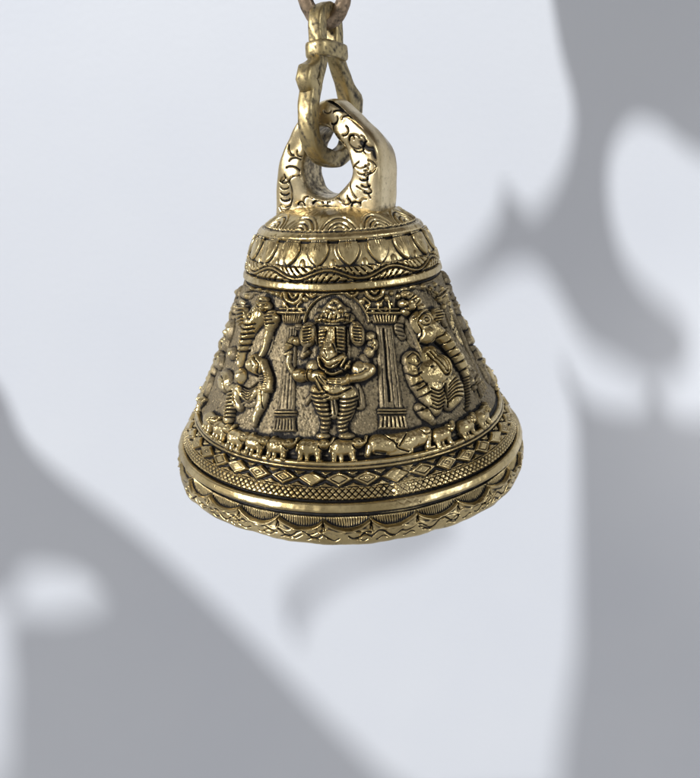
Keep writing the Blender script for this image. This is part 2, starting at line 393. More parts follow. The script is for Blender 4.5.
for (x, y) in [(252, 325), (250, 329.5), (248, 334), (246, 339), (244, 345), (242, 351)]: st([(x-5, y-2), (x, y+1), (x+6, y-1)], 1.0, 4.5, 'cut')
for k in range(9): el(247-k*.85, 334+k*3.2, 2.2, 1.3, 1.7, mode='add')
st([(270.5, 318), (267, 331), (263.5, 346), (259, 356)], [9, 5.5, 4.5, 4], [13, 8, 7, 7], e=.5); el(270.5, 317.5, 9.5, 7, 14)
for k in range(4): st([(267, 314+k*3.4), (274, 313+k*3.4)], .9, 3.2, 'cut')
el(228, 331, 13, 13, 8); el(224, 344, 15, 11, 7); el(228.5, 352, 12, 8, 7)
st([(221, 328), (229, 336), (226, 345)], 1.3, 4.5, 'cut'); st([(232, 322), (225, 334), (224, 342)], 1.2, 4, 'cut'); el(230, 345, 5, 4, 4, mode='cut')
el(254.5, 364, 12, 12, 13.5, e=.5); el(252.5, 366, 5.5, 6.5, 2.6, mode='add'); st([(248, 358), (249, 370), (256, 376)], .9, 4, 'cut'); st([(256, 357), (260, 365), (257, 373)], .8, 3.4, 'cut')
el(240.8, 376, 9, 9.5, 13, e=.5)
st([(262, 362), (267, 378), (266, 388)], [4.5, 5, 6], [9, 10, 12]); el(263, 387.5, 8.5, 4.5, 13)
st([(262, 390), (260, 402), (255, 413), (252, 424)], [8, 6.4, 5, 3.4], [10, 9, 7, 5]); st([(262.5, 392), (261.5, 408)], .9, 3.6, 'cut')
for k in range(7): st([(258, 374+k*2.4), (268, 373+k*2.4)], .6, 2.2, 'cut')
st([(240, 392), (247, 396), (255, 391)], [6, 7, 5], 8)
for k in range(5): st([(239+k, 385+k*3), (247, 388.5+k*2.8), (256-k, 382+k*3)], 1.0, 4, 'cut')
st([(236, 390), (234.5, 400), (237, 406)], [8, 7, 6], [9, 9, 6]); st([(234, 392), (235.5, 404)], .9, 3.6, 'cut'); st([(239, 404), (247, 399), (254, 400)], 1.4, 4)
st([(230, 392), (228, 404), (226, 418)], [11, 10, 8], 8.5)
for k in range(8): st([(224.5, 392.5+k*3.6), (232, 391+k*3.6)], 1.1, 4.2, 'cut')
el(222, 380, 20, 13, 8.5); el(218.5, 363, 20, 10, 7); st([(214, 370), (223, 379), (223, 392)], 1.3, 4.5, 'cut'); st([(214, 362), (223, 356)], 1.3, 4, 'cut')
L['l'] = A
# ---- figure at the right edge, seen only in profile
A, st, el = fig_c()
def at(thd, z, rx, ry, h, rot=0, mode='max', e=.5): A.ell((math.radians(thd), float(sZ(z))), rx, ry, h, rot, mode, e)
for q in [(84, .83, 13, 15, 6), (87, .73, 15, 16, 5), (83, .64, 14, 20, 6), (87, .55, 14, 14, 8.5), (82, .50, 12, 13, 8), (84, .40, 18, 18, 8), (80, .33, 9, 16, 6), (88, .28, 14, 18, 9)]: at(*q)
for k in range(6): A.stroke([(math.radians(77), float(sZ(.84-k*.085))), (math.radians(84), float(sZ(.81-k*.085))), (math.radians(92), float(sZ(.84-k*.085)))], 1.5, 4.5, 'cut')
for k in range(6): at(77+rng.random()*14, .86-rng.random()*.55, 3.6, 3.6, 2.2, 0, 'add')
st([(446, 318), (456, 340), (468, 362), (478, 386)], 4, 5); st([(452, 309), (463, 333), (474, 358), (485, 384)], 3, 5)
for k in range(5): st([(446+k*7.5, 328+k*14), (454+k*7.5, 324+k*14)], .9, 3, 'cut')
st([(449, 318), (459, 340), (471, 362), (480, 384)], 1.1, 4, 'cut')
for (x, y) in [(470, 366), (476, 372), (474, 380), (481, 378)]: el(x, y, 7, 5, 6)
L['e'] = A
# ---- companion figure at the left edge
A, st, el = fig_c()
for q in [(-85, .80, 12, 14, 6), (-88, .71, 14, 15, 8), (-84, .62, 12, 15, 8.5), (-88, .53, 15, 12, 10), (-84, .46, 14, 12, 10), (-87, .37, 14, 20, 9), (-82, .31, 9, 14, 6), (-88, .27, 14, 18, 9)]: at(*q)
for k in range(6): A.stroke([(math.radians(-77), float(sZ(.82-k*.085))), (math.radians(-84), float(sZ(.79-k*.085))), (math.radians(-92), float(sZ(.82-k*.085)))], 1.5, 4.5, 'cut')
for k in range(6): at(-78-rng.random()*14, .84-rng.random()*.52, 3.6, 3.6, 2.4, 0, 'add')
L['f'] = A
# ---- pillars
def pillar(top, bot, w0, w1, seed):
    A = Layer(); r = random.Random(seed)
    (x0, y0), (x1, y1) = top, bot
    lerp = lambda v, o: (x0+(x1-x0)*v+o, y0+(y1-y0)*v)
    q = lambda v, o: ch(*lerp(v, o))
    A.poly([q(0, -w0), q(0, w0), q(1, w1), q(1, -w1)], 3.0, 2.6)
    for o in (-.62, -.2, .22, .64):
        pts = [q(v, o*(w0+(w1-w0)*v)+r.uniform(-.3, .3)) for v in np.linspace(.04, .97, 9)]
        A.stroke(pts, .75, [r.uniform(.3, 1.7) for _ in pts], 'cut')
    if seed == 2: A.stroke([q(v, -1.5+r.uniform(-.6, .6)) for v in np.linspace(.05, .9, 9)], 1.5, 4.5, 'cut')
    # capital
    A.poly([q(-.13, -w0-5), q(-.13, w0+5), q(-.02, w0+3), q(-.02, -w0-3)], 5, 1.4)
    A.stroke([q(-.145, -w0-8), q(-.145, w0+8)], 1.8, 6.5); A.stroke([q(-.19, -w0-6), q(-.19, w0+6)], 1.3, 5.6)
    for k in range(9): o = (-1+k/4)*(w0+3.5); A.stroke([q(-.115, o), q(-.035, o*.85)], .8, 2.6, 'cut')
    A.stroke([q(-.165, -w0-7), q(-.165, w0+7)], .7, 2.5, 'cut')
    # base
    A.stroke([q(1.01, -w1-1), q(1.01, w1+1)], 1.5, 5); A.stroke([q(1.045, -w1-1.5), q(1.045, w1+1.5)], 1.2, 4.6)
    A.poly([q(1.07, -w1-1), q(1.07, w1+1), q(1.24, w1+3.5), q(1.24, -w1-3.5)], 4.4, 1.4)
    for k in range(8): o = (-1+k*2/7)*(w1+1); A.stroke([q(1.09, o), q(1.21, o*1.15)], .9, 3.2 if seed == 2 else 1.8, 'cut')
    return A
HOFF = 3.0
L['p1'] = pillar((291, 325), (285, 411), 5.5, 9, 1)
L['p2'] = pillar((385, 325), (392, 409), 8.5, 12, 2)
# ---- ornament of the spandrels under the shoulder ring
HOFF = 4.0
A, st, el = fig_c()
def scroll_u(x, y, r, k=1.0):
    st([(x-r, y-r*.5), (x-r*.75, y+r*.3), (x, y+r*.7), (x+r*.75, y+r*.3), (x+r, y-r*.5)], 2.5*k, 6.8)
    st([(x-r*.5, y-r*.5), (x, y+r*.1), (x+r*.5, y-r*.5)], 1.9*k, 5.8)
def spandrel(P): A.poly(C_(P), 2.0, 1.6)
spandrel([(279, 290), (330, 291.5), (318, 297), (309, 306), (303, 320), (280, 320)])
spandrel([(346, 291.5), (399, 288), (397, 300), (394, 318), (369, 322), (363, 307), (355, 297)])
scroll_u(293.5, 297, 8.5); scroll_u(374.5, 292.5, 9); scroll_u(352, 292, 6, .8); scroll_u(311, 293, 5, .8)
for (x, y, a, r) in [(284, 304, 4, 5), (305, 299, 4, 3.4), (300, 310, 3.4, 2.6), (293.5, 309, 3.2, 3), (288, 312, 2.4, 2.4), (362, 301, 4, 3.6), (368, 306, 3, 3), (380, 304, 4, 4), (387, 298, 3.4, 4), (386, 309, 3, 3), (373, 311, 3, 2.6), (281, 296, 2.6, 3.6), (318, 291, 2.6, 2.4), (325, 289.5, 2.4, 2), (338, 290, 3, 2), (345, 291, 2.4, 2), (392, 293, 3, 3), (392, 304, 2.4, 3)]:
    el(x, y, a, r, 5.2)
for (p) in [[(283, 301), (288, 308), (286, 314)], [(301, 302), (297, 307), (303, 312)], [(364, 298), (370, 303), (367, 310)], [(383, 300), (378, 308), (383, 313)], [(389, 301), (390, 310), (387, 315)]]: st(p, 1.3, 5.2)
st([(303.5, 322), (306, 312), (312, 303), (320, 297), (330, 293.5), (341, 292.5), (352, 296), (361, 304), (367, 314), (369, 322)], 1.0, 4.2, n=3)
# right niche arch and corner leaves
spandrel([(400, 288), (436, 280), (445, 290), (456, 310), (449, 313), (440, 300), (428, 290), (414, 288), (404, 294), (399, 302)])
for (x, y, a, r) in [(405, 289, 4, 2.6), (414, 286.5, 4, 2.4), (424, 286, 4, 3), (431, 288.5, 4, 3), (437, 293, 4.6, 3.6), (441, 299, 4.4, 3.6), (436, 284, 4, 3), (443, 288, 5, 4), (447, 295, 5, 4), (445, 306, 4.4, 3.6), (450, 303, 5, 4), (452, 311, 5, 4), (399, 296, 3, 3.4)]: el(x, y, a, r, 5.6)
for k in range(6): st([(425+k*4.6, 284+k*3.4), (430+k*4.2, 291+k*3.2)], .8, 3.4, 'cut')
# left niche arch
spandrel([(243, 286), (278, 290), (277, 296), (262, 292), (252, 294), (244, 302), (237, 312), (234, 306)])
for (x, y, a, r) in [(250, 288.5, 6, 2.6), (258, 289.5, 4, 2.4), (266, 291, 3, 2), (245, 295, 8, 3.6), (241, 302, 9, 4), (237, 309, 9, 4), (277, 294, 3, 3), (272, 293, 3, 2.2)]: el(x, y, a, r, 5.6)
st([(243, 292), (252, 290.5), (264, 293)], .9, 3, 'cut'); st([(239, 298), (246, 300)], 1, 3.4, 'cut'); st([(236, 305), (243, 307)], 1, 3.4, 'cut')
L['s'] = A
# ---- the frieze of walking elephants
def elephant(A, th, z, k=1.0, up=True, squat=1.0):
    s0 = float(sZ(z)); R = float(rS(s0))
    q = lambda x, y: (th+x*U*k/R, s0-y*U*k)
    A.stroke([q(-5.5*squat, 0), q(4*squat, .6)], [8.2*k, 7*k], [10.5, 9.5], e=.5)
    A.stroke([q(-9*squat, -2), q(-9.6*squat, -11)], [4.2*k, 2.7*k], [8, 6.5]); A.stroke([q(-4*squat, -4), q(-3.4*squat, -11.5)], [3.4*k, 2.2*k], [7, 5])
    A.stroke([q(5*squat, -3), q(6.5*squat, -11)], [3.8*k, 2.5*k], [8, 6.5]); A.stroke([q(6.3*squat, -11), q(8.5*squat, -11.4)], 2*k, 5.5)
    A.ell(q(11*squat, 3.6), 5.8*k, 5.2*k, 10.5); A.ell(q(8.6*squat, 2.6), 3.0*k, 4.4*k, 12.5, .3)
    A.stroke([q(8.6*squat, 6), q(7*squat, 1), q(9.4*squat, -2)], .7*k, 2.4, 'cut')
    if up: A.stroke([q(14*squat, 3), q(17.4*squat, 4.4), q(19.6*squat, 9)], [3*k, 2.1*k, 1.5*k], [9, 7.5, 6])
    else: A.stroke([q(14*squat, 2), q(16*squat, -4), q(15*squat, -10)], [3*k, 2.2*k, 1.6*k], [9, 7.5, 6])
    A.ell(q(12.4*squat, 4.6), 1.0*k, 1.0*k, 2, mode='cut'); A.stroke([q(-12*squat, 2), q(-13.6*squat, -4)], [1.6*k, 1*k], [7, 5])
HOFF = 6.0
eleph_px = [(209, 420), (220.5, 429), (236, 438), (255.5, 443), (278, 446), (311, 447.5), (345, 447.5), (444, 434), (468, 425.5), (484, 415)]
for n_, (x, y) in enumerate(eleph_px):
    t0, s0 = ch(x, y); A = Layer()
    elephant(A, t0, float(zS(s0)), 1.12 if n_ < 7 else 1.05, True, .86 if x < 300 or x > 400 else 1.0)
    L['z%d' % n_] = A
# two elephants run together where the mould slipped
A, st, el = fig_c()
st([(378, 444), (392, 444), (408, 440)], [10.5, 11, 9.5], [10.5, 9.5, 8]); st([(408, 441), (422, 436)], [9.5, 9], [8, 9]); el(426, 431.5, 7.5, 6, 10)
st([(370, 446), (368, 454)], [4.4, 3], [9, 6.5]); st([(429, 434), (430, 446)], [4, 3], [8, 6]); st([(430, 447), (436, 445.5)], 2, 5); st([(392, 450), (412, 449)], [6, 4], [6.5, 5])
st([(376, 452), (386, 453)], 1.6, 4, 'cut'); st([(384, 434), (389, 439), (394, 442), (398, 448), (410, 451)], .9, 3, 'cut'); st([(407, 433), (402, 441), (399, 446)], .9, 2.8, 'cut')
el(393.5, 437.5, 2.4, 2.4, 2, mode='add'); st([(421, 430), (424, 434), (429, 433), (431, 429)], .8, 2.4, 'cut'); el(397, 444, 1.6, 1.2, 2.5, mode='cut')
L['zz'] = A

# ------------------------------------------------------------------ base surface of the bell, all rings and bands
HOFF = 0
B = np.zeros((ROWS, NT))
def ring(z, w, h, flat=False):
    s0 = float(sZ(z)); d = (s_-s0)/(w*U)
    g = np.clip(1-d**4, 0, 1)**.5 if flat else np.clip(1-d*d, 0, 1)**.5
    return (h*g)[:, None]
wob = .5*np.sin(TH*3+1)+.35*np.sin(TH*7+2.2)+.22*np.sin(TH*17)+.12*np.sin(TH*41+.7)   # uneven hand finishing
def rows(z0, z1): a, b = float(sZ(z1)), float(sZ(z0)); return (s_ >= a) & (s_ <= b), a, b
sB, sA, sE, sR = [float(sZ(z)) for z in (1.148, .926, .163, 0)]
# crown petals (12): nested arches
m_, a, b = rows(1.165, 1.235); v = (SS[m_]-a)/(b-a)
per = 2*math.pi/12; u = ((TH+.02)/per+.5) % 1-.5
d = np.hypot(u*2*.98, (1-v)*1.02+.02)
B[m_] += 1.5*(sm_(1.0, .9, d)) - sm_(1.0, .84, v)*(2.2*np.exp(-((d-.78)/.06)**2) + 2.4*np.exp(-((d-.5)/.055)**2) + 2*np.exp(-((d-.28)/.05)**2))
# petal band (20): downward lotus petals with a double outline
m_, a, b = rows(1.008, 1.132); v = (SS[m_]-a)/(b-a)
th0 = ch(349, 249)[0]; per = 2*math.pi/20
uu = (TH-th0)/per; cell = np.round(uu); jit = .03*np.sin(cell*12.9+1)
u = (uu-cell+jit)
wv = .46*np.clip(1-np.clip(v-.32, 0, 1)**1.7/.47, 0, 1)**.62*(.86+.14*sm_(0, .3, v))
dd = (wv-np.abs(u))                                    # >0 inside
pet = 3.4*sm_(0, .14, dd)**.7
pet = pet-3.9*np.exp(-((dd-.075)/.030)**2)-1.3*sm_(.02, -.03, dd)+.5*np.cos(u*9)*sm_(.1, .2, dd)
for cx_ in (-.08, 0, .08): pet = pet-2.0*np.exp(-((u-cx_)/.014)**2)*sm_(.42, .2, v)*sm_(.12, .16, dd)*(.5+.5*np.sin(cell*3+cx_*40))
bud = 1.7*np.clip(1-(np.hypot((np.abs(u)-.5)*1.6, (v-.86)*.9)/.17)**2, 0, 1)**.5
B[m_] += np.maximum(pet, bud)*(1+.12*wob)*sm_(1, .93, v)*sm_(0, .04, v)
# leaf scroll band under it
m_, a, b = rows(.942, 1.018); v = (SS[m_]-a)/(b-a)
uu = (TH-th0)/per+.5; cell = np.round(uu); u = uu-cell
ph_ = 2*math.pi*(TH-th0)/per/1.0
vine = .5+.27*np.sin(ph_*.5*1+.6)
side_ = np.sign(np.cos(ph_*.5+.6+math.pi/2)+1e-6)
vn = 3.8*np.exp(-((v-vine)/.085)**2)
off = (v-vine)
rib = np.abs(np.sin(ph_*2.5+off*7*np.sign(off)+.5*np.sin(cell*3)))
lf = 3.7*sm_(.12, .2, np.abs(off))*sm_(.25, .6, rib)*sm_(.0, .12, v)*sm_(1, .9, v)
lf2 = 3.4*np.exp(-((np.abs(off)-.30-.05*np.sin(ph_))/.06)**2)
B[m_] += np.maximum(np.maximum(vn, lf), lf2)
# rings
B += ring(1.146, 3.9, 2.3, True)*(1+.2*wob)-ring(1.124, 1.5, 2.6)*(1+.5*wob)-ring(1.168, 1.4, 2.2)
B += ring(.926, 4.6, 3.4, True)*(1+.08*wob)-ring(.948, 1.6, 3.0)-ring(.900, 1.6, 2.6)
B += ring(.170, 3.0, 3.8)*(1+.15*wob)+ring(.152, 1.7, 3.0)-ring(.190, 2.6, 2.2)-ring(.137, 2.2, 2.2)
B += ring(.0, 5.2, 4.8, True)*(1+.06*wob)-ring(.028, 1.8, 3.2)-ring(-.030, 2.6, 4.0)
# diamonds (43)
m_, a, b = rows(.081, .141); v = ((SS[m_]-a)/(b-a)-.5)*2
th0 = ch(339.3, 480.5)[0]; per = 2*math.pi/43
uu = (TH-th0)/per; cell = np.round(uu); u = (uu-cell+.03*np.sin(cell*7.7))*2
d = np.abs(u)*.97+np.abs(v)*.98; d = d+.10*np.sin(cell*3.3)*(np.abs(u)-.3)
dm = 5.0*sm_(1.02, .86, d)-3.0*np.exp(-((d-.58)/.055)**2)*(.55+.45*np.sin(cell*2.3+.5))-1.2*np.exp(-((d-.22)/.06)**2)*(np.sin(cell*1.7) > .2)
tri = 3.2*sm_(1.42, 1.52, np.abs(u)*1.0+np.abs(v)*1.0)*sm_(1.0, .9, np.abs(v))
B[m_] += np.maximum(dm, tri)
B += ring(.080, 1.6, 1.6)
# cross-hatching
m_, a, b = rows(.030, .077); v = (SS[m_]-a)
k_ = 2*math.pi*(230)
p1 = TH*198/2+v/(U*6.2)*math.pi; p2 = TH*198/2-v/(U*6.2)*math.pi
g = np.minimum(np.abs(np.sin(p1+.15*wob)), np.abs(np.sin(p2)))
B[m_] += 3.0*sm_(.06, .36, g)*(1+.35*wob)
n1b = np.sin(TH*31+SS*90)+.6*np.sin(TH*77+2)
# lip: hatched swags, ridges and scratched leaves
m_, a, b = rows(-.106, -.036); v = (SS[m_]-a)/(b-a)
per = 2*math.pi/28; th0 = ch(323, 526)[0]
uu = (TH-th0)/per; cell = np.floor(uu); u = uu-cell
u2 = (u-.5)*2; lo = .25+(.58+.12*np.sin(cell*2.9))*(1-np.abs(u2+.12*np.sin(cell*1.3)*(1-u2*u2))**2.2)+.05*np.sin(cell*4.1)
dd = lo-v
lens = -3.8*sm_(0, .12, dd)+.9*np.sin(TH*520+6*u2*v+.8*n1b[m_])*sm_(.03, .16, dd)*sm_(1, .85, np.abs(u2))*sm_(.06, .2, v)
rim_ = 2.0*np.exp(-((dd+.10)/.075)**2)
jx = np.abs(u2)-1
junc = -3.6*np.exp(-((jx*5.2+(v-.4)*.55)/.11)**2)*sm_(.1, .3, v)*sm_(1.0, .8, v)-3.6*np.exp(-((jx*5.2-.05)/.14)**2)*sm_(.15, .3, v)*sm_(.8, .6, v)
B[m_] += lens+rim_+junc
m_, a, b = rows(-.152, -.096); v = (SS[m_]-a)/(b-a)
B[m_] += (-2.1*np.exp(-((v-.5-.30*np.sin(u2*5.5+cell*1.9))/.09)**2)*(np.sin(TH*13+cell) > -.35))*sm_(0, .2, v)*sm_(1, .8, v)
xs = TH*70+cell*1.3
B[m_] += 1.3*np.exp(-((v-.2-.12*np.sin(xs))/.12)**2)
for q_, am, f_ in ((.35, .22, 9.), (.65, .2, 14.), (.82, .12, 21.)):
    B[m_] -= 1.7*np.exp(-((v-q_-am*np.sin(u2*f_*.5+cell*2.7+q_*9))/.06)**2)*sm_(-.1, .4, np.sin(TH*f_*2.3+cell*1.7))
# uneven casting of the lip
lipm = sm_(float(sZ(-.05)), float(sZ(-.15)), SS)
B += lipm*(wob*1.7+0.7*np.sin(TH*23+1)*np.sin(TH*5))
# fine lumpiness everywhere (hand finished lost-wax casting)
def vnoise(fx, fy, seed):
    g = np.random.default_rng(seed).standard_normal((fy+2, fx+2)); g[:, -1] = g[:, 0]; g[:, -2] = g[:, 0]
    x = ((TH[0]-th_[0])/(2*math.pi)*fx) % fx; y = (s_-s_[0])/(s_[-1]-s_[0])*fy
    xi = x.astype(int); yi = np.minimum(y.astype(int), fy); tx = x-xi; ty = (y-yi)[:, None]
    tx = tx*tx*(3-2*tx); ty = ty*ty*(3-2*ty)
    g0 = g[yi][:, xi]*(1-tx)+g[yi][:, xi+1]*tx; g1 = g[np.minimum(yi+1, fy+1)][:, xi]*(1-tx)+g[np.minimum(yi+1, fy+1)][:, xi+1]*tx
    return g0*(1-ty)+g1*ty
n1 = vnoise(160, 45, 1); n2 = vnoise(420, 130, 2); n3 = vnoise(900, 280, 3)
panel = (SS > float(sZ(.892))) & (SS < float(sZ(.195)))
# the slipped patch of the mould: smeared metal over diamonds and hatching
t_, s0_ = ch(405, 482)
R0 = float(rS(s0_)); X = (TH-t_)*R0/U; Y = (SS-s0_)/U
patch = np.exp(-((X+.3*Y)/20)**4-((Y)/22)**4)
hat = 2.4+.5*np.sin(X*.33+Y*.1)+.7*sm_(.1, .7, np.minimum(np.abs(np.sin((X+Y*1.2)*.36)), np.abs(np.sin((X-Y*1.4)*.36))))
B = B*(1-.55*patch)+patch*hat*.5
B += 3.2*np.exp(-((X+4)/22)**2-((Y-26)/7)**2)
t2, s2 = ch(388, 490); X2 = (TH-t2)*R0/U; Y2 = (SS-s2)/U
B -= 4.5*np.exp(-(X2/6.5)**4-(Y2/8)**4)
B += .16*n1+.05*n2+panel*(.20*n3+.16*n2)
# small pits
for _ in range(260):
    i = rng.integers(5, ROWS-5); j = rng.integers(5, NF-5); r = rng.integers(1, 4)
    B[i-r:i+r+1, j-r:j+r+1] -= rng.uniform(.2, .8)
def box(a, r, ax):
    a = np.moveaxis(a, ax, 0); p = np.concatenate([np.repeat(a[:1], r+1, 0), a, np.repeat(a[-1:], r, 0)]); c = np.cumsum(p, 0)
    return np.moveaxis((c[2*r+1:]-c[:-2*r-1])/(2*r+1), 0, ax)
B = box(box(B, 1, 0), 1, 1)
Hc = B.copy()
PA = {}
nz = (.19*n2+.14*n1+.05*n3)[:, :NF]
for k, A in L.items():
    i0, i1, j0, j1 = [int(q) for q in (max(A.box[0]-6, 0), min(A.box[1]+6, ROWS), max(A.box[2]-6, 0), min(A.box[3]+6, NF))]
    h = A.H[i0:i1, j0:j1]; ok = (h > .12) & (s_[i0:i1] > float(sZ(.90)))[:, None]
    hb = np.where(ok, h, 0)
    for _ in range(1): hb = box(box(hb, 1, 0), 1, 1)
    if k in 'rlesf':
        wgt = sm_(math.radians(50), math.radians(76), np.abs(th_[j0:j1]))[None]
        h4 = hb
        for _ in range(3): h4 = box(box(h4, 1, 0), 5, 1)
        hb = hb*(1-wgt)+h4*wgt
    add = np.where(ok, np.clip(hb, .1, 30)+nz[i0:i1, j0:j1], 0)
    PA[k] = (i0, i1, j0, j1, ok, add); w = Hc[i0:i1, j0:j1]
    tot = np.where(ok, B[i0:i1, j0:j1]*.25+add, -99); Hc[i0:i1, j0:j1] = np.maximum(w, tot)
def box(a, r, ax):
    a = np.moveaxis(a, ax, 0); p = np.concatenate([np.repeat(a[:1], r+1, 0), a, np.repeat(a[-1:], r, 0)]); c = np.cumsum(p, 0)
    return np.moveaxis((c[2*r+1:]-c[:-2*r-1])/(2*r+1), 0, ax)
def blur(a, r):
    for _ in range(3): a = box(box(a, r, 0), r, 1)
    return a
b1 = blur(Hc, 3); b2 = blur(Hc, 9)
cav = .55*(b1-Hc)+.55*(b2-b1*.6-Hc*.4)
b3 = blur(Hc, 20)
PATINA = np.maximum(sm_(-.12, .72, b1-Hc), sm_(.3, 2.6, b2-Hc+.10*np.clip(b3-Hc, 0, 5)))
reliefm = np.zeros((ROWS, NF))
for k, (i0, i1, j0, j1, ok, add) in PA.items():
    reliefm[i0:i1, j0:j1] = np.maximum(reliefm[i0:i1, j0:j1], np.where(ok & (add > (5.6 if k in 'crlef' else 4.4 if k in ('p1', 'p2') else 2.7)), 1, 0))
MATTE = np.zeros((ROWS, NT)); MATTE[:, :NF] = 1-np.clip(blur(reliefm, 1), 0, 1); MATTE[:, NF:] = 1
MATTE *= (sm_(float(sZ(.90)), float(sZ(.885)), SS)*sm_(float(sZ(.185)), float(sZ(.2)), SS))
def place(i0, i1, j0, j1, H):
    r = R_[i0:i1, None]+H*U*NR[i0:i1, None]; z = Z_[i0:i1, None]+H*U*NZ[i0:i1, None]; t = th_[j0:j1][None, :]
    return np.stack([r*np.sin(t), -r*np.cos(t), z], -1)

bell = thing('hanging_bell', (0, 0, 0), 'antiqued brass bell with cast figures, hanging in front of the white wall', 'bell')
cuts = [('crown', 1.27, 1.164), ('moulding_ring', 1.164, 1.128), ('petal_band', 1.128, .947), ('moulding_ring', .947, .902), ('bell_wall', .902, .186),
        ('moulding_ring', .186, .141), ('diamond_band', .141, .081), ('crosshatch_band', .081, .025), ('moulding_ring', .025, -.026)]
edges = [0]+[int(np.searchsorted(s_, float(sZ(c[2])))) for c in cuts]+[ROWS-1]
for k, nm in enumerate([c[0] for c in cuts]+['lip']):
    i0, i1 = edges[k], edges[k+1]+1
    V = place(i0, i1, 0, NT, B[i0:i1]); n = i1-i0
    idx = np.arange(n*NT).reshape(n, NT); idx = np.hstack([idx, idx[:, :1]])
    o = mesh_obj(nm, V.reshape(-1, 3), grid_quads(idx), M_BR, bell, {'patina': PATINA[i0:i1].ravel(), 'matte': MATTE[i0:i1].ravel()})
# inner wall
ip = catmull(np.array([(.95, -.178), (.925, -.165), (.905, -.12), (.86, 0), (.78, .16), (.66, .42), (.55, .66), (.47, .86), (.40, 1.05), (.30, 1.14), (.15, 1.18), (.001, 1.19)]), 8)
tt = np.linspace(0, 2*math.pi, 160, endpoint=False)
V = np.stack([ip[:, :1]*np.sin(tt), -ip[:, :1]*np.cos(tt), ip[:, 1:]+0*tt], -1)
idx = np.arange(len(ip)*160).reshape(len(ip), 160); idx = np.hstack([idx, idx[:, :1]])
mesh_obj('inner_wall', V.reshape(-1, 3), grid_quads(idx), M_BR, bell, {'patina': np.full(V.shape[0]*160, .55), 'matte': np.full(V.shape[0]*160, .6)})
names = {'c': 'standing_figure', 'r': 'seated_figure', 'l': 'seated_figure', 'e': 'standing_figure', 'f': 'standing_figure', 'p1': 'pillar', 'p2': 'pillar', 's': 'arch_ornament'}
labs = {'c': 'elephant-headed figure with crossed hands and pleated trousers', 'r': 'elephant-headed figure with a long trunk curling to the right',
        'l': 'elephant-headed figure with raised knee beside a staff', 'zz': 'two elephants of the frieze run together, smooth and blurred'}
made = {}
for k, (i0, i1, j0, j1, ok, add) in PA.items():
    H = np.where(ok, B[i0:i1, j0:j1]*.25+add, -3.0)
    n, mcol = ok.shape
    keep = ok.copy()
    for a_, b_ in ((1, 0), (-1, 0), (0, 1), (0, -1)): keep |= np.roll(np.roll(ok, a_, 0), b_, 1)
    fq = keep[:-1, :-1] & keep[1:, :-1] & keep[1:, 1:] & keep[:-1, 1:]
    idx = np.arange(n*mcol).reshape(n, mcol); Q = grid_quads(idx)[fq.ravel()]
    use, inv = np.unique(Q, return_inverse=True)
    V = place(i0, i1, j0, j1, H).reshape(-1, 3)[use]
    o = mesh_obj(names.get(k, 'elephant'), V, inv.reshape(-1, 4), M_BR, bell,
                 {'patina': PATINA[i0:i1, j0:j1].ravel()[use], 'matte': MATTE[i0:i1, j0:j1].ravel()[use]})
    if k in labs: o['label'] = labs[k]
    made[k] = o
# the frieze and niches go on round the back
def rep(k, deg):
    o = made[k].copy(); col.objects.link(o); o.parent = bell; o.rotation_euler.z = math.radians(deg)
for dg in (120, 180, -120): rep('c', dg)
for dg in (88, 150, 210, 268): rep('p1', dg)
t6 = math.degrees(ch(345, 447.5)[0])
for k in range(16): rep('z6', 92-t6+k*12.4)

# ------------------------------------------------------------------ cast loop on top
PSI = math.radians(28); cs, sn = math.cos(PSI), math.sin(PSI)
Nn = np.array([-sn, -cs, 0.]); Aa = np.array([cs, -sn, 0.]); TL = .125        # half thickness
def onplane(x, y, q):                             # photo pixel -> (a, z) on the plane at offset q along Nn
    d = ray(x, y); t = (q-CAM@Nn)/(d@Nn); P = CAM+t*d
    return np.array([P@Aa, P[2]])
outer_px = [(273, 228), (273, 212), (272, 190), (275, 170), (281.5, 150), (291, 131), (302, 115), (313, 103), (324, 97.5), (334, 99), (346, 109), (359, 122), (370, 136), (377, 152), (379.5, 172), (379.5, 195), (378.5, 214), (378, 228)]
hole_px = [(315, 196), (307, 190), (302.5, 180), (302, 168), (304, 154), (308, 141), (313, 131), (320, 127), (328, 130), (336, 139), (343, 150), (349, 163), (349.5, 173), (345, 184), (337, 192), (326, 198)]
O = np.array([onplane(x, y, TL) for x, y in outer_px]); Hh = np.array([onplane(x, y, TL) for x, y in hole_px])
O = np.vstack([O, [[O[-1, 0]-.1, O[-1, 1]-.03], [0, O[0, 1]-.05], [O[0, 0]+.1, O[0, 1]-.03]]])
cen = Hh.mean(0)
def polar(P, n, rnd):
    Pc = catmull(np.vstack([P, P[:3]]), 12)[:-24] if rnd else P
    a = np.arctan2(Pc[:, 0]-cen[0], Pc[:, 1]-cen[1]); r = np.hypot(*(Pc-cen).T); o = np.argsort(a)
    g = np.linspace(-math.pi, math.pi, n, endpoint=False)
    return g, np.interp(g, np.concatenate([a[o]-2*math.pi, a[o], a[o]+2*math.pi]), np.tile(r[o], 3))
NP = 1100
g, ro = polar(O, NP, True); g, ri = polar(Hh, NP, True)
for _ in range(2):
    k = np.ones(9)/9
    ro = np.convolve(np.concatenate([ro[-4:], ro, ro[:4]]), k, 'valid'); ri = np.convolve(np.concatenate([ri[-4:], ri, ri[:4]]), k, 'valid')
NQ = 420
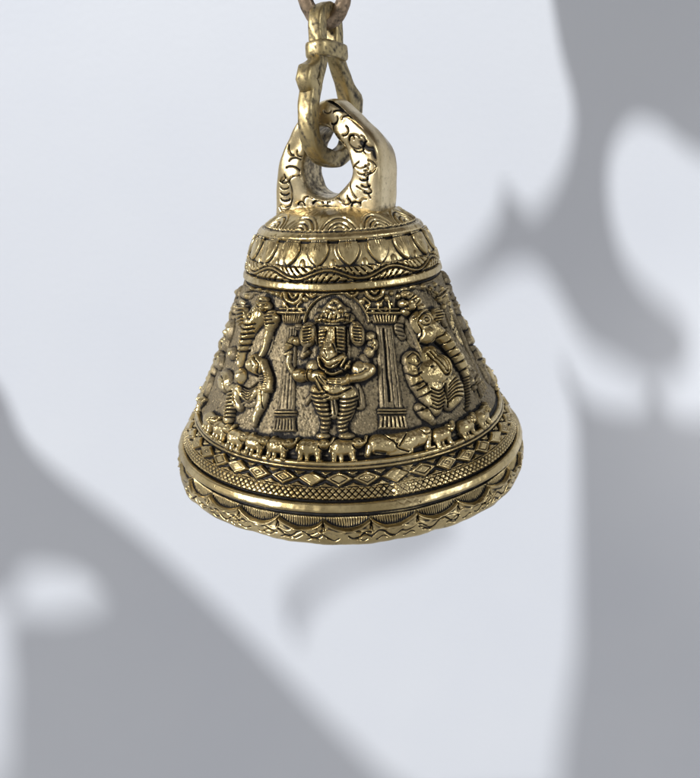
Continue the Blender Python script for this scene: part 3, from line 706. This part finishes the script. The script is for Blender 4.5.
# unit rounded-rectangle section, densely sampled on the front face
w_ = np.concatenate([np.linspace(-.5, .5, 40, endpoint=False)*math.pi*.5, np.linspace(.25, .75, 260, endpoint=False)*math.pi, np.linspace(.75, 1.75, 120, endpoint=False)*math.pi])
cw, sw = np.cos(w_), np.sin(w_); k = (np.abs(cw)**6+np.abs(sw)**6)**(-1/6)
tq, dq = .5+.5*cw*k, sw*k
o_ = np.argsort(w_); tq, dq = tq[o_], dq[o_]; NQ = len(tq)
rr = ri[:, None]+(ro-ri)[:, None]*tq[None]
a2 = cen[0]+rr*np.sin(g)[:, None]; z2 = cen[1]+rr*np.cos(g)[:, None]; dep = np.broadcast_to(dq[None]*TL, rr.shape).copy()
dep = np.where(dep < 0, dep*(1-.55*sm_(1.62, 1.95, z2)), dep)
# the left and right legs narrow slightly towards the apex of the back
a2 = a2-.085*sm_(1.42, 1.72, z2)*(a2 > cen[0])*np.clip(-dep/TL, 0, 1)*sm_(0, .1, a2-cen[0])
hf = np.zeros_like(rr)                            # engraving (front face only), in px
front = dq[None] > .93
def cut2(pts, w, h, sgn=-1, n=8):
    P = np.array([onplane(x, y, TL) for x, y in smooth_px(pts, n)])/(U*1.15)
    D = np.full(rr.shape, 99.)
    X, Y = a2/(U*1.15), z2/(U*1.15)
    for i in range(len(P)-1):
        b_ = P[i+1]-P[i]; t = np.clip(((X-P[i, 0])*b_[0]+(Y-P[i, 1])*b_[1])/(b_@b_+1e-9), 0, 1)
        D = np.minimum(D, np.hypot(X-P[i, 0]-t*b_[0], Y-P[i, 1]-t*b_[1]))
    D = np.where(front, D, 99)
    global hf
    hf = hf+sgn*h*np.exp(-(D/w)**2)
Zm = lambda pts: [(270+x/5.185, 90+y/5.185) for x, y in pts]
def arc_(cx, cy, rx, ry, a0, a1, n=9, k=1.0):
    return [(cx+rx*(1+(k-1)*i/(n-1))*math.cos(math.radians(a0+(a1-a0)*i/(n-1))), cy+ry*(1+(k-1)*i/(n-1))*math.sin(math.radians(a0+(a1-a0)*i/(n-1)))) for i in range(n)]
eng = [arc_(442, 262, 44, 46, 60, 330, 14, .55), arc_(470, 268, 22, 30, -80, 120, 8), arc_(424, 250, 16, 20, 150, 380, 9, .6), arc_(455, 300, 30, 22, 20, 150),
       arc_(505, 300, 26, 34, 120, 260), arc_(360, 262, 16, 18, 30, 260, 9, .7), arc_(385, 210, 20, 26, -60, 110), arc_(345, 200, 18, 30, 100, 250),
       arc_(395, 150, 24, 18, 180, 340), arc_(330, 150, 20, 26, -20, 120), arc_(312, 200, 14, 30, -60, 80), arc_(320, 245, 14, 20, -90, 60), arc_(300, 105, 18, 16, 20, 170), arc_(352, 120, 26, 14, 200, 330),
       arc_(520, 470, 108, 118, 130, 235, 12), arc_(500, 400, 46, 36, -80, 70), arc_(545, 470, 40, 60, 120, 230), [(520, 560), (500, 530), (470, 512), (450, 500)],
       arc_(155, 322, 30, 32, -60, 200, 12, .55), arc_(178, 300, 16, 40, -70, 60), arc_(130, 372, 30, 20, 190, 330), arc_(120, 300, 26, 40, 90, 200), arc_(180, 240, 20, 30, 80, 200),
       arc_(110, 440, 46, 44, -120, 20), arc_(140, 480, 40, 36, 180, 300), arc_(75, 540, 40, 88, -130, 130, 14), arc_(40, 450, 40, 30, -20, 60),
       arc_(345, 560, 46, 40, 150, 290, 10), arc_(330, 585, 36, 26, 170, 320), arc_(392, 545, 40, 36, 100, 230), arc_(398, 580, 22, 16, -60, 150), arc_(430, 545, 26, 40, 60, 170),
       arc_(300, 570, 20, 14, 180, 350), arc_(245, 590, 26, 16, 190, 350), arc_(195, 570, 22, 20, 170, 330), arc_(160, 600, 18, 22, 200, 360), arc_(450, 600, 24, 18, 180, 320), arc_(490, 590, 22, 26, 160, 290), arc_(290, 612, 24, 10, 190, 350)]
for k in range(5): eng.append(arc_(74+k, 468+k*31, 24, 15, 20, 160)); eng.append(arc_(470+k*9, 392+k*33, 24-k, 13, 20, 160))
for k in range(4): eng.append(arc_(500-k*3, 385+k*24, 12, 10, -20, 120, 6))
for pts in eng:
    P_ = Zm(pts); cut2(P_, random.uniform(.6, .85), random.uniform(1.5, 2.6), n=3)
cut2(Zm([(300, 50), (370, 95), (440, 150), (500, 200), (545, 255), (570, 310)]), 1.7, 4.2)
cut2(Zm([(470, 270), (500, 300), (530, 310), (545, 350)]), 2.2, 2.6)
cut2(Zm([(345, 250), (350, 270), (365, 285)]), 2.6, 2.2)
for (x, y) in [(205, 610), (240, 620), (300, 620), (150, 600), (350, 625), (420, 620), (260, 600), (90, 560), (215, 580)]:
    cut2(Zm([(x-8, y), (x+8, y+4)]), 3.5, 1.3)
ph = np.arange(NP)[:, None]/NP*2*math.pi; pq = np.arange(NQ)[None]/NQ*2*math.pi
lump = 1.3*np.sin(3*ph+1)*np.cos(pq)+.7*np.sin(7*ph+2+pq)+.15*np.sin(17*ph)*np.sin(2*pq+1)
P = Aa*a2[..., None]+Nn*(dep+lump*U*.9*np.sign(dep))[..., None]; P[..., 2] = z2
P += (lump*U*.8)[..., None]*np.stack([np.sin(g)[:, None]*Aa[0]+0*rr, np.sin(g)[:, None]*Aa[1]+0*rr, np.cos(g)[:, None]+0*rr], -1)*(2*tq[None]-1)[..., None]
P += Nn*(hf*U)[..., None]
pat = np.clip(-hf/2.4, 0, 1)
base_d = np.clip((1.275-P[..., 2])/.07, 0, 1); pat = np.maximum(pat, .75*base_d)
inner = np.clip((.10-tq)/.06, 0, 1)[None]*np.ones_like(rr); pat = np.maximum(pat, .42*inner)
idx = np.arange(NP*NQ).reshape(NP, NQ); idx = np.vstack([idx, idx[:1]]); idx = np.hstack([idx, idx[:, :1]])
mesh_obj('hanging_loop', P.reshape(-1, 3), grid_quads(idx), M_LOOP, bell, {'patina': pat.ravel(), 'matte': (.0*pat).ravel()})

# ------------------------------------------------------------------ swept bars
def sweep(name, path, wid, thk, side, mat, parent, closed=False, ns=40, n=5.5, rough=0.0, pat0=.18, seed=0):
    """rounded-rectangle bar along a path; wid along `side`, thk across it."""
    P = np.asarray(path, float); m_ = len(P)
    if closed: T = np.roll(P, -1, 0)-np.roll(P, 1, 0)
    else: T = np.gradient(P, axis=0)
    T /= np.linalg.norm(T, axis=1, keepdims=True)
    s1 = np.cross(T, side if np.ndim(side) > 1 else np.broadcast_to(side, T.shape)); s1 /= np.linalg.norm(s1, axis=1, keepdims=True)
    s2 = np.cross(T, s1)
    a = np.arange(ns)/ns*2*math.pi; c, s = np.cos(a), np.sin(a); k = (np.abs(c)**n+np.abs(s)**n)**(-1/n)
    wid = np.broadcast_to(wid, (m_,))[:, None]; thk = np.broadcast_to(thk, (m_,))[:, None]
    r_ = np.random.default_rng(seed); q = np.arange(m_)[:, None]/m_
    nz_ = 1+rough*(np.sin(q*37+a*2+seed)+.7*np.sin(q*81+a*3)+.6*np.sin(q*150+a*5+1)+.3*np.sin(q*13+a))
    V = P[:, None]+s1[:, None]*(c*k*thk*nz_)[..., None]+s2[:, None]*(s*k*wid*nz_)[..., None]
    pt = np.clip(pat0+.25*np.sin(q*60+a*4+seed)*np.sin(q*23+a)+.12*np.sin(q*200+a*9), 0, 1)
    idx = np.arange(m_*ns).reshape(m_, ns); idx = np.hstack([idx, idx[:, :1]]); V = V.reshape(-1, 3); pt = pt.ravel()
    if closed: Q = grid_quads(np.vstack([idx, idx[:1]]))
    else:
        Q = grid_quads(idx)
        for ring_i, fl in ((0, True), (m_-1, False)):
            c0 = len(V); V = np.vstack([V, P[ring_i][None]]); pt = np.append(pt, pat0)
            i_ = idx[ring_i]; tri_ = np.stack([np.full(ns, c0), i_[:-1] if fl else i_[1:], i_[1:] if fl else i_[:-1], i_[1:] if fl else i_[:-1]], -1)
            # fan of slim quads through edge midpoints avoided: use triangles stored as quads of a 2nd mesh ring
            mid = len(V); V = np.vstack([V, (V[i_[:-1]]+P[ring_i])/2]); pt = np.append(pt, np.full(ns, pat0)); mi = np.append(np.arange(mid, mid+ns), mid)
            Q = np.vstack([Q, np.stack([i_[:-1], i_[1:], mi[1:], mi[:-1]], -1)])
            h_ = np.arange(0, ns, 2); Q = np.vstack([Q, np.stack([mi[h_], mi[h_+1], mi[(h_+2) % ns], np.full(len(h_), c0)], -1)])
    return mesh_obj(name, V, Q, mat, parent, {'patina': pt, 'matte': 0*pt})
def on_q(x, y, q):                                # point on the hook's own plane (spanned by Nn and up), depth offset q picked by pixel row
    return None
# the hook: a long closed bar, front leg left of the loop, back leg right of it
hook = thing('bell_hook', (0, 0, 0), 'small worn brass hook joining the bell loop to the chain link', 'hook')
zc = lambda y, q: float(onplane(335, y, q)[1])
fr = [(0.0, 9), (.035, 10), (.07, 14), (.085, 24), (.085, 36), (.08, 48), (.095, 58), (.135, 72), (.178, 86), (.205, 99), (.222, 113), (.220, 128), (.195, 142), (.135, 153), (.06, 157.5), (0, 159)]
bk = [(-.06, 157.5), (-.135, 152), (-.185, 140), (-.21, 125), (-.215, 113), (-.195, 99), (-.165, 85), (-.12, 70), (-.085, 56), (-.08, 46), (-.085, 34), (-.085, 24), (-.07, 14), (-.035, 10)]
XO = .035
pth = []
for q, y in fr+bk:
    pth.append((q, zc(y, q)))
pth = np.array(pth); pc = catmull(np.vstack([pth, pth[:3]]), 26)[:-52]
hx = lambda q, z: Nn*q+Aa*(-.005-.02*0+.0*z)+np.array([0, 0, z])
OFF = Aa*(-.030)
def cusp(z, y0, y1, h):
    zt, zb = zc(y0, 0), zc(y1, 0); t = (zt-z)/(zt-zb)
    return h*np.where(t < 1, np.clip(t, 0, 1)**1.6, np.clip(1-(t-1)/.22, 0, 1))
ex = np.where(pc[:, 0] > .05, cusp(pc[:, 1], 62, 81, .074), 0)+np.where(pc[:, 0] < -.05, cusp(pc[:, 1], 80, 103, .07), 0)
pc[:, 0] += np.sign(pc[:, 0])*ex*.5
path = np.array([Nn*q+OFF+np.array([0, 0, z]) for q, z in pc])
yy = np.linspace(0, 1, len(path))
wd = np.interp(pc[:, 1], [1.55, 1.75, 2.0, 2.2], [.038, .042, .036, .033]); tk = np.interp(pc[:, 1], [1.5, 1.6, 1.9, 2.2], [.042, .046, .040, .036])+ex*.5
sweep('hook_bar', path, wd, tk, Aa, M_HOOK, hook, closed=True, rough=.02, pat0=.25, seed=3)
# collar band squeezing the two legs together
zcol = zc(50, 0); ring_ = []
for a in np.linspace(0, 2*math.pi, 48, endpoint=False):
    c, s = math.cos(a), math.sin(a); k = (abs(c)**4+abs(s)**4)**(-.25)
    ring_.append(Nn*(.122*c*k)+Aa*(.050*s*k)+OFF+np.array([0, 0, zcol+.004*math.sin(a*2)]))
sweep('collar', ring_, .036, .018, np.array([0, 0, 1.]), M_HOOK, hook, closed=True, ns=24, n=4, rough=.02, pat0=.2, seed=5)
# ------------------------------------------------------------------ chain
chain = thing('chain', (0, 0, 0), 'dull coppery chain link looped through the top of the hook', 'chain')
def link(cx, zc_, ry, rz, psi, seed):
    n = 90; P = []
    for a in np.linspace(0, 2*math.pi, n, endpoint=False):
        c, s = math.cos(a), math.sin(a)
        e = rz*s if abs(s) < 2 else 0
        P.append(np.array([cx+ry*c*math.cos(psi), OFF[1]+ry*c*math.sin(psi), zc_+rz*s]))
    s_d = np.array([-math.sin(psi), math.cos(psi), 0])
    return sweep('chain_link', P, .036, .036, s_d, M_LINK, chain, closed=True, ns=20, n=2.2, rough=.03, pat0=.25, seed=seed)
x0 = float(OFF[0]); z_low = zc(21, 0)
RZ = .17
link(x0, z_low+RZ, .103, RZ, math.radians(12), 1)
link(x0, z_low+3*RZ-.07, .103, RZ, math.radians(102), 2)
link(x0, z_low+5*RZ-.14, .103, RZ, math.radians(12), 3)

# ------------------------------------------------------------------ wall behind
YW = 10.0
w = mesh_obj('wall', np.array([(-40, YW, -45), (40, YW, -45), (40, YW, 30), (-40, YW, 30), (-40, YW+1, -45), (40, YW+1, -45), (40, YW+1, 30), (-40, YW+1, 30)], float),
             np.array([(0, 1, 2, 3), (5, 4, 7, 6), (4, 0, 3, 7), (1, 5, 6, 2), (3, 2, 6, 7), (4, 5, 1, 0)]), M_WALL, smooth=False)
w['kind'] = 'structure'

# ------------------------------------------------------------------ sunlight through unseen shadow casters placed above the view
LP = np.array([1, YW, CAM[2]-6])+5*(np.array([-9.0, -15.0, CAM[2]+40.0])-np.array([1, YW, CAM[2]-6]))         # the lamp
def shade(name, px, zlev, thick, mat, label, cat, rnd=True):  # unseen caster, its outline projected back from the wanted wall shadow
    pts = smooth_px(list(px)+[px[0]], 5)[:-1] if rnd else px
    V = []
    for x, y in pts:
        d = ray(x, y); W = CAM+d*((YW-CAM[1])/d[1]); t = (zlev-W[2])/(LP[2]-W[2]); V.append(W+t*(LP-W))
    V = np.array(V); n = len(V); bm_v = np.vstack([V, V+np.array([0, 0, thick])])
    me = bpy.data.meshes.new(name)
    faces = [tuple(range(n)), tuple(range(2*n-1, n-1, -1))]+[(i, (i+1) % n, n+(i+1) % n, n+i) for i in range(n)]
    org = V.mean(0)
    me.from_pydata([tuple(v) for v in (bm_v-org)*S], [], faces); me.update(); me.materials.append(mat)
    o = bpy.data.objects.new(name, me); col.objects.link(o); o.location = tuple(org*S)
    o['label'] = label; o['category'] = cat
    return o
ZC = CAM[2]
bx0, bx1, by0, by1 = -2.1, .7, -3.5, -.4
shv = np.array([(x, y, ZC+z) for z in (2.5, 2.75) for x, y in ((bx0, by0), (bx1, by0), (bx1, by1), (bx0, by1))])
o = mesh_obj('added_shade_board', shv, np.array([(3, 2, 1, 0), (4, 5, 6, 7), (0, 1, 5, 4), (1, 2, 6, 5), (2, 3, 7, 6), (3, 0, 4, 7)]), M_WOOD, smooth=False)  # added out-of-view blocker, sized to keep the spot lamp off the bell
o['label'] = 'unseen wooden board added above the view that keeps direct light off the bell'; o['category'] = 'board'
shade('leaf_spray', [(528, -110), (548, -20), (560, 50), (574, 110), (567, 160), (550, 196), (530, 214), (512, 196), (503, 190), (500, 212), (486, 238), (466, 264), (440, 292), (456, 300), (484, 284), (510, 268), (536, 268), (556, 292), (572, 322), (590, 348), (620, 366), (652, 384), (680, 374), (690, 345), (678, 318), (652, 296), (628, 268), (614, 232), (608, 190), (612, 150), (632, 122), (660, 126), (684, 146), (720, 160), (790, 150), (800, -110)],
      ZC+6.5, .03, M_LEAF, 'large leafy spray above the view, throwing the blurred shadow beside the bell', 'foliage')
shade('upright_shadow_board', [(562, 372), (570, 395), (576, 424), (577, 520), (576, 640), (577, 860), (860, 860), (860, 440), (700, 432), (668, 424), (650, 398), (640, 422), (600, 420), (578, 404)],
      ZC+3.6, .3, M_WOOD, 'broad unseen board added above the view, throwing the upright shadow at lower right', 'board')  # added caster, cut to the outline of the upright shadow
shade('diagonal_shadow_board', [(-90, 330), (-30, 368), (6, 404), (26, 450), (64, 488), (130, 538), (200, 600), (262, 660), (322, 722), (384, 784), (450, 860), (14, 860), (10, 760), (14, 680), (14, 628), (58, 626), (98, 614), (106, 594), (82, 575), (46, 568), (26, 574), (13, 596), (-20, 602), (-90, 604)],
      ZC+2.6, .3, M_WOOD, 'sloping unseen board added above the view, throwing the diagonal shadow at lower left', 'board')  # added caster, cut to the diagonal shadow with its bright notch
shade('faint_shadow_leaf', [(284, 604), (300, 584), (344, 556), (400, 532), (446, 512), (452, 528), (408, 556), (352, 572), (312, 602), (294, 640)],
      ZC+2.9, .03, M_LEAF, 'slender unseen leaf added above the view, throwing the faint shadow under the bell', 'leaf')  # added caster, cut to the faint streak below the bell

# ------------------------------------------------------------------ lamps
def aim(o, tgt):
    o.rotation_euler = (Vector(tgt)-Vector(o.location)).to_track_quat('-Z', 'Y').to_euler()
def area(name, loc, tgt, sx, sy, e, c, spread=21):
    l = bpy.data.lights.new(name, 'AREA'); l.spread = math.radians(spread); l.shape = 'RECTANGLE'; l.size = sx*S; l.size_y = sy*S; l.energy = e; l.color = c
    o = bpy.data.objects.new(name, l); col.objects.link(o); o.location = tuple(np.array(loc)*S); aim(o, np.array(tgt)*S); return o
l = bpy.data.lights.new('sun_beam', 'SPOT'); l.energy = 11000; l.spot_size = math.radians(28); l.spot_blend = .1; l.shadow_soft_size = .36; l.color = (.96, .98, 1)
o = bpy.data.objects.new('sun_beam', l); col.objects.link(o); o.location = tuple(LP*S); aim(o, np.array([1, YW, ZC-6])*S)
area('added_softbox_left', (-13, -8.5, 5.6), (0, 0, .6), 4, 6.4, .38, (1, .98, .95))  # added softbox for the brass highlights; no window behind it
area('added_softbox_right', (12, -6.5, 5), (0, 0, .6), 3, 6, .06, (.93, .96, 1))  # weaker softbox added from the right for the metal's reflections
wd_ = bpy.data.worlds.new('World'); scn.world = wd_; wd_.use_nodes = True
wd_.node_tree.nodes['Background'].inputs[0].default_value = (.955, .965, 1, 1); wd_.node_tree.nodes['Background'].inputs[1].default_value = .49
vs = scn.view_settings; vs.view_transform = 'Standard'; vs.look = 'None'; vs.exposure = 0; vs.gamma = 1
